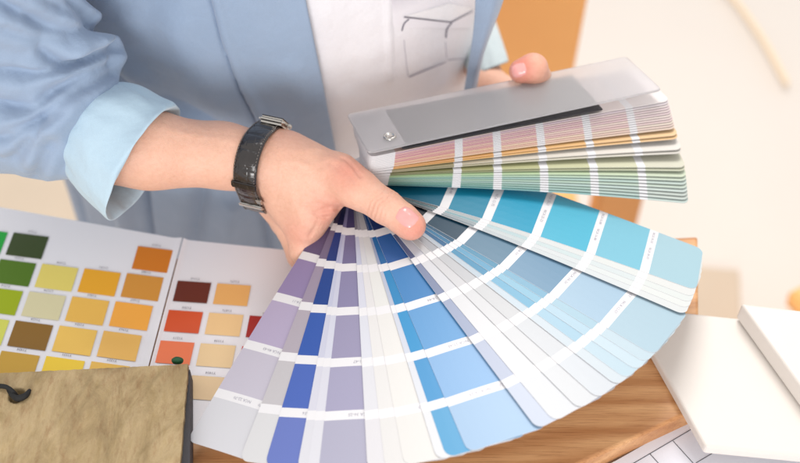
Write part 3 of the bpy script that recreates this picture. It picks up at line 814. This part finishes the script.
for pts,w1,d1,d2 in (([(-14,-4),(20,12),(50,26),(96,32)],.0042,.0075,.0050),([(32,40),(62,60),(97,47)],.0045,.0085,.0055),([(-14,70),(45,67),(100,52)],.0035,.0045,.0035),
 ([(-14,99),(32,106),(58,86),(104,62)],.0050,.0100,.0065),([(-10,22),(30,34),(60,38)],.0035,.0035,.003),([(60,-5),(84,22),(99,42)],.0040,.0065,.004),([(6,126),(38,118),(66,98),(102,76)],.0038,.0055,.0045),
 ([(12,160),(34,134),(56,112)],.0036,.0050,.0040),([(-12,138),(16,132),(44,116)],.0034,.0040,.0035),([(34,180),(44,156),(52,140)],.0030,.0035,.003),([(30,-10),(58,8),(86,28)],.003,.003,.003)):
    D_,T_=pdist(v4,curve(pts)); tp=np.clip(T_*4+.15,0,1)
    disp+=tp*(-d1*np.exp(-(D_/w1)**2)+d2*np.exp(-((D_-2.6*w1)/(1.9*w1))**2))
nz_=np.array([noise.fractal(V((float(p[0])*38,float(p[1])*38,float(p[2])*60)),1,2,3) for p in v4])*.0011
v4=v4+n4*(disp+nz_)[:,None]
sl=np_mesh('sleeve',v4,f4,M_BLAZER,blz); s=sl.modifiers.new('s','SMOOTH'); s.iterations=2
# --- rolled cuff (loft)
def cuff(name,rings,mat,par,seed=0,wob=.0022,ni=6):
    """rings: (px centre, z, half vector px, depth radius, sideways px shift of the far side)"""
    n=120; R3=[]
    for (cx_,cy_,z_,hx,hy,dep,sx,sy) in rings:
        c=at(cx_,cy_,z_); dist=(c-CAM).dot(FW)
        vdir=(c-CAM).normalized(); a=(RT*hx-UP*hy)/FPX*dist; a=a-vdir*a.dot(vdir)
        R3.append((c,a,vdir*dep+(RT*sx-UP*sy)/FPX*dist))
    vs=[];fs=[]; m=len(R3)
    for i in range(m):
        c,a,b=R3[i]
        for k in range(n):
            t=2*PI*k/n; p=c+a*math.cos(t)+b*math.sin(t)
            rad=(p-c).normalized()
            g=noise.fractal(V((math.cos(t)*1.3,math.sin(t)*1.3,i*.22+seed)),1,2,3)*wob
            g+=wob*.5*noise.noise(V((math.cos(t)*3.5,math.sin(t)*3.5,i*.30+seed)))
            for t0,i0,sl_,w_,dp_ in ((4.1,0,.10,.10,-.0022),(5.0,0,-.06,.09,-.0016),(3.5,6,.05,.07,-.0016),(5.6,4,.07,.08,-.0018)):
                dt=(t-t0-sl_*(i-i0)+PI)%(2*PI)-PI; g+=dp_*math.exp(-(dt/w_)**2)*math.exp(-((i-i0)/6)**2)*(wob/.0035)
            p=p+rad*g; vs.append(p)
    for i in range(m-1):
        for k in range(n): k2=(k+1)%n; fs.append((i*n+k,i*n+k2,(i+1)*n+k2,(i+1)*n+k))
    o=mesh(name,vs,fs,mat,par); s=o.modifiers.new('sub','SUBSURF'); s.levels=1; s.render_levels=1; return o
rg_=[(80,120,.110,-18,26,.036,3,0),(73,115,.111,-21,32,.045,4,0),(71,114,.112,-24,34.5,.050,5,0)]
for k in range(1,9):
    q=k/8; rg_.append((71+q*66,114+q*44,.112-q*.003,-24-q*10,35+q*23+4*math.sin(PI*q),.050-q*.008,5+q*11,1+q*3))
rg_+=[(141,160.5,.109,-34,59,.043,17,4),(144,162,.109,-33.5,57.5,.0425,17,4),(145,162.4,.109,-33,56,.041,17,4),(143.5,161.5,.109,-32,54,.039,17,4),(138,160,.109,-30,50,.037,15,4),(120,154,.109,-24,42,.034,10,3)]
cuff('cuff',rg_,M_CUFF,blz,1,.0030)
# left sleeve end
cuff('cuff',[(472,14,.01,18,-6,.030,0,0),(479,42,.016,20,-7,.033,0,0),(486,64,.024,21,-8,.034,0,0),(488,71,.026,21,-8,.033,0,0),(487,69,.026,19,-7,.028,0,0),(480,60,.02,17,-6,.022,0,0)],M_LINING,blz,4,.002)
# --- shirt
sh=panel('shirt',lambda z:ang(.068,z),ang(-.12,0),M_SHIRT,.0005,per,
 [(fd([(386,-10),(387,40),(388,74)]),.0022,.0030),(fd([(388,74),(360,86),(325,100)]),.0022,.0022),(fd([(352,-10),(350,80)]),.012,-.002),(fd([(440,80),(400,110)]),.01,.003)],110,110,(-.3,.5),amp=.0012)
def on_shirt(pts,wd,mat,name,off=.0042):
    vs=[];fs=[]; P3=spline([tor(x,y,off) for x,y in pts],6) if len(pts)>2 else [tor(pts[0][0]+(pts[1][0]-pts[0][0])*k/8,pts[0][1]+(pts[1][1]-pts[0][1])*k/8,off) for k in range(9)]
    for i,p in enumerate(P3):
        d_=(P3[min(i+1,len(P3)-1)]-P3[max(0,i-1)]).normalized(); s=d_.cross(V((0,-1,0))).normalized()*wd/2
        vs+= [p-s,p+s]
    for i in range(len(P3)-1): fs.append((2*i,2*i+1,2*i+3,2*i+2))
    return vs,fs
def area(poly_fn,nu,nv,off=.0036):
    vs=[];fs=[]
    for j in range(nv+1):
        for i in range(nu+1): x,y=poly_fn(i/nu,j/nv); vs.append(tor(x,y,off))
    for j in range(nv):
        for i in range(nu): q=j*(nu+1)+i; fs.append((q,q+1,q+nu+2,q+nu+1))
    return vs,fs
def quadf(a,b,c,d_): return lambda u,v:((a[0]*(1-u)+b[0]*u)*(1-v)+(d_[0]*(1-u)+c[0]*u)*v,(a[1]*(1-u)+b[1]*u)*(1-v)+(d_[1]*(1-u)+c[1]*u)*v)
v_,f_=area(quadf((391,-12),(478,-12),(471,28),(392,28)),16,6); 
def mat_print():
    m,t,b=nt('faded mauve print'); tc=t.nodes.new('ShaderNodeTexCoord'); sp=t.nodes.new('ShaderNodeSeparateXYZ'); L(t,tc.outputs['Object'],sp.inputs[0])
    # world z of the print relative to the person's origin
    mr=t.nodes.new('ShaderNodeMapRange'); mr.inputs['From Min'].default_value=.135; mr.inputs['From Max'].default_value=.185; L(t,sp.outputs['Z'],mr.inputs['Value'])
    L(t,mixc(t,mr.outputs[0],lin((234,231,236)),lin((146,136,152))),b.inputs['Base Color']); b.inputs['Roughness'].default_value=.85; return m
mesh('print_background',v_,f_,mat_print(),sh)
v_,f_=area(quadf((405,16),(449,3),(474,8),(450,21)),8,6,.0040); mesh('print_tabletop',v_,f_,M_SHIRTW,sh)
vs=[];fs=[]
def addv(g):
    k=len(vs); vs.extend(g[0]); fs.extend([tuple(k+i for i in f) for f in g[1]])
for pts,w in (([(404,17),(451,22.5)],.0013),([(451,22.5),(474,11)],.0017),([(409,19),(404,24),(402,31)],.0012),([(452,23),(447,29),(446,38)],.0014)): addv(on_shirt(pts,w,None,None,.0044))
mesh('print_line',vs,fs,M_PRINTD,sh)
vs=[];fs=[]
for pts,w in (([(409,77),(446,62)],.0018),([(448,60),(469,58)],.0016),([(404,40),(406,60),(408,76)],.0004),([(445.5,42),(446.5,58)],.0005)): addv(on_shirt(pts,w,None,None,.0044))
mesh('print_line',vs,fs,M_PRINTL,sh)
# ================================================================== WATCH
wt=empty('wristwatch',at(262,162,.093)); tag(wt,'wristwatch with black crocodile leather strap and steel case on the wrist','watch')
wc=at(261,162,.094); wa=(at(285,168,.088)-at(240,158,.098)).normalized() # arm axis
vd=(CAM-wc).normalized(); wa=(wa+vd*.42).normalized(); wv_=(vd-wa*vd.dot(wa)).normalized(); wu=wa.cross(wv_)  # wv_: toward viewer, wu: other
if wu.z<0: wu=-wu
WR=[]
for k in range(72):
    t=2*PI*k/72; e=wu*math.cos(t)+wv_*math.sin(t); m_=.018
    for s_ in (-.009,0,.009):
        rr=.040
        while rr>.015 and samp(F1,LO1,hs,wc+e*rr+wa*s_)>0: rr-=.0003
        m_=max(m_,rr)
    WR.append(m_)
for _ in range(10): WR=[max(WR[i],(WR[i-1]+WR[i]+WR[(i+1)%72])/3) if _<4 else (WR[i-1]+WR[i]+WR[(i+1)%72])/3 for i in range(72)]
def WRf(t): q=(t/(2*PI)*72)%72; i=int(q); f=q-i; return (WR[i]*(1-f)+WR[(i+1)%72]*f)+.0006-.0252
def wring(t,r,s,rv_=1.0): r=r+WRf(t); return wc+wu*(r*math.cos(t))+wv_*(r*rv_*math.sin(t))+wa*s
def strap():
    vs=[];fs=[]; n=150; prof=[(-.0094,-.0006),(-.0092,.0008),(-.0076,.0019),(-.004,.0024),(0,.0026),(.004,.0024),(.0076,.0019),(.0092,.0008),(.0094,-.0006)]
    for k in range(n):
        t=2*PI*k/n
        seg=(k*14/n)%1; g=-.0009*math.exp(-(min(seg,1-seg)/.07)**2)
        for j,(s,h) in enumerate(prof):
            gg=g if 1<j<7 else 0
            # lengthwise scale joints
            if j in (3,5): gg+=-.0002
            vs.append(wring(t,.0252+h+gg,s*(1-.06*math.cos(t)*0),1.0))
    m=len(prof)
    for k in range(n):
        k2=(k+1)%n
        for j in range(m): j2=(j+1)%m; fs.append((k*m+j,k*m+j2,k2*m+j2,k2*m+j))
    o=mesh('strap',vs,fs,M_LEATHER,wt)
    for s_ in (-.0081,.0081):
        v2=[];f2=[]
        for k in range(0,84):
            a0=2*PI*k/84; a1=a0+2*PI/84*.6
            p=[wring(a0,.0252+.0021,s_),wring(a1,.0252+.0021,s_)]
            tube_geo(p,.00028,5,v2,f2)
        mesh('stitching',v2,f2,M_STITCH,o)
strap()
def boxw(name,t0,hl,hw,h0,h1,mat,par,s0=0,bev=.0008):
    """block sitting on the ring at angle t0"""
    o_=WRf(t0); h0+=o_; h1+=o_; e=wu*math.cos(t0)+wv_*math.sin(t0); tdir=-wu*math.sin(t0)+wv_*math.cos(t0)
    bm=bmesh.new(); q=[bm.verts.new(wc+e*h0+tdir*a*hl+wa*(b*hw+s0)) for a,b in ((-1,-1),(1,-1),(1,1),(-1,1))]
    f=bm.faces.new(q); r=bmesh.ops.extrude_face_region(bm,geom=[f])
    for v in r['geom']:
        if isinstance(v,bmesh.types.BMVert): v.co+=e*(h1-h0)
    bmesh.ops.recalc_face_normals(bm,faces=bm.faces); bmesh.ops.bevel(bm,geom=list(bm.edges),offset=bev,segments=3,affect='EDGES')
    me=bpy.data.meshes.new(name); bm.to_mesh(me); bm.free(); return link(name,me,mat,par)
t0=R(-8)
cs=boxw('case',t0,.0115,.0105,.0250,.0305,M_METAL,wt,.003,.0022)
boxw('dial',t0,.0098,.0088,.0300,.0309,M_GLASSY,cs,.003,.0005)
boxw('crown',R(-8),.002,.0016,.0265,.0290,M_METAL,cs,.0147,.0006)
boxw('buckle',R(180),.0034,.0100,.0262,.0286,M_METAL,wt,0,.0010)
boxw('clasp_plate',R(163),.0040,.0028,.0262,.0286,M_METAL,wt,.0088,.0010)
boxw('keeper',R(128),.0030,.0102,.0262,.0290,M_LEATHER,wt,0,.0010)
# ================================================================== BACKGROUND THINGS
chair=empty('wooden_chair',(.2,.6,FZ)); tag(chair,'out of focus orange wooden chair with flat backrest behind the person','chair')
def slab3(name,c,u,v,w,mat,par,bev=.004):
    bm=bmesh.new(); bmesh.ops.create_cube(bm,size=1)
    for q in bm.verts: q.co=c+u*q.co.x+v*q.co.y+w*q.co.z
    bmesh.ops.recalc_face_normals(bm,faces=bm.faces); bmesh.ops.bevel(bm,geom=list(bm.edges),offset=bev,segments=3,affect='EDGES')
    me=bpy.data.meshes.new(name); bm.to_mesh(me); bm.free(); return link(name,me,mat,par)
def aty(x,y,Y): d=ray(x,y); return CAM+d*((Y-CAM.y)/d.y)
bt=aty(586,0,.60); bb=aty(568,95,.58)
top=bt+(bt-bb)*.8
ctr=(top+bb)/2; up=(top-bb)
slab3('backrest',ctr+V((-.20,0,0)),V((.40,0,0)),V((0,.022,0)),up,M_ORANGE,chair,.006)
lg=aty(614,208,.50)
slab3('leg',V((lg.x,.50,(lg.z+.10+FZ)/2)),V((.062,0,0)),V((0,.05,0)),V((0,0,lg.z+.10-FZ)),M_LEGW,chair,.004)
slab3('leg',V((lg.x-.38,.50,(lg.z+.10+FZ)/2)),V((.062,0,0)),V((0,.05,0)),V((0,0,lg.z+.10-FZ)),M_LEGW,chair,.004)
slab3('seat',V((lg.x-.22,.60,lg.z-.06)),V((.36,0,0)),V((0,.24,0)),V((0,0,.028)),M_ORANGE,chair,.006)
# thin bent rail, pale wood on the floor at the right
zf=FZ+.02
v_,f_=tube_geo(spline([at(700,-40,zf),at(735,0,zf),at(762,38,zf),at(782,74,zf),at(787,84,zf)],8),.0052,8)
o=mesh('bent_wood_rail',v_,f_,plain('pale bent wood',(244,220,186),.5)); tag(o,'thin curved pale orange wooden rail lying blurred on the cream floor','wood rail')
p=at(826,292,FZ+.2)
o=slab3('wooden_stool',V((0,0,0)),V((.16,0,0)),V((0,.12,0)),V((0,0,.03)),M_ORANGE,None,.006)
bpy.data.objects.remove(o)
stool=empty('wooden_stool',(p.x+.08,p.y,FZ)); tag(stool,'blurred orange wooden stool behind the pale boards at the right edge','stool')
slab3('seat',V((p.x+.09,p.y-.03,FZ+.2)),V((.22,.12,0)),V((-.08,.16,0)),V((0,0,.03)),M_ORANGE,stool,.006)
for a,b in ((.03,0),(.15,.05),(.06,-.1)):
    slab3('leg',V((p.x+a+.02,p.y+b,FZ+.093)),V((.03,0,0)),V((0,.03,0)),V((0,0,.186)),M_ORANGE,stool,.003)
rg=slab('floor_patch',[(q.x,q.y) for q in (at(640,266,FZ),at(640,420,FZ),at(742,420,FZ),at(738,274,FZ))],FZ+.001,FZ+.012,M_TILEB,None,.003)  # thin beige layer, darker than the cream floor around it
tag(rg,'beige patch on the cream floor beside the wooden table corner','mat')
rg=slab('floor_rug',[(q.x,q.y) for q in (at(-200,120,FZ),at(-300,520,FZ),at(200,520,FZ),at(200,120,FZ))],FZ+.001,FZ+.012,M_TILEB,None,.003)
tag(rg,'beige rug on the floor below the left sleeve','rug')
# ================================================================== LIGHT
w=bpy.data.worlds.new('World'); scene.world=w; w.use_nodes=True
w.node_tree.nodes['Background'].inputs['Color'].default_value=(1,.975,.96,1); w.node_tree.nodes['Background'].inputs['Strength'].default_value=.70
def alight(name,loc,tgt,size,e,c):
    l=bpy.data.lights.new(name,'AREA'); l.size=size; l.energy=e; l.color=c; l.shape='SQUARE'
    o=bpy.data.objects.new(name,l); COL.objects.link(o); o.location=loc; o.rotation_euler=(V(tgt)-V(loc)).to_track_quat('-Z','Y').to_euler(); return o
alight('window_light',(.15,1.0,1.6),(0,.05,0),.8,25,(1,.98,.95))
alight('front_fill_light',(-.3,-2.3,.75),(-.05,.15,.05),1.1,29,(1,.98,.97))  # added fill from behind the camera to brighten the torso, not a room lamp
scene.view_settings.view_transform='Standard'; scene.view_settings.look='None'; scene.view_settings.exposure=.36; scene.view_settings.gamma=1
scene.cycles.max_bounces=8
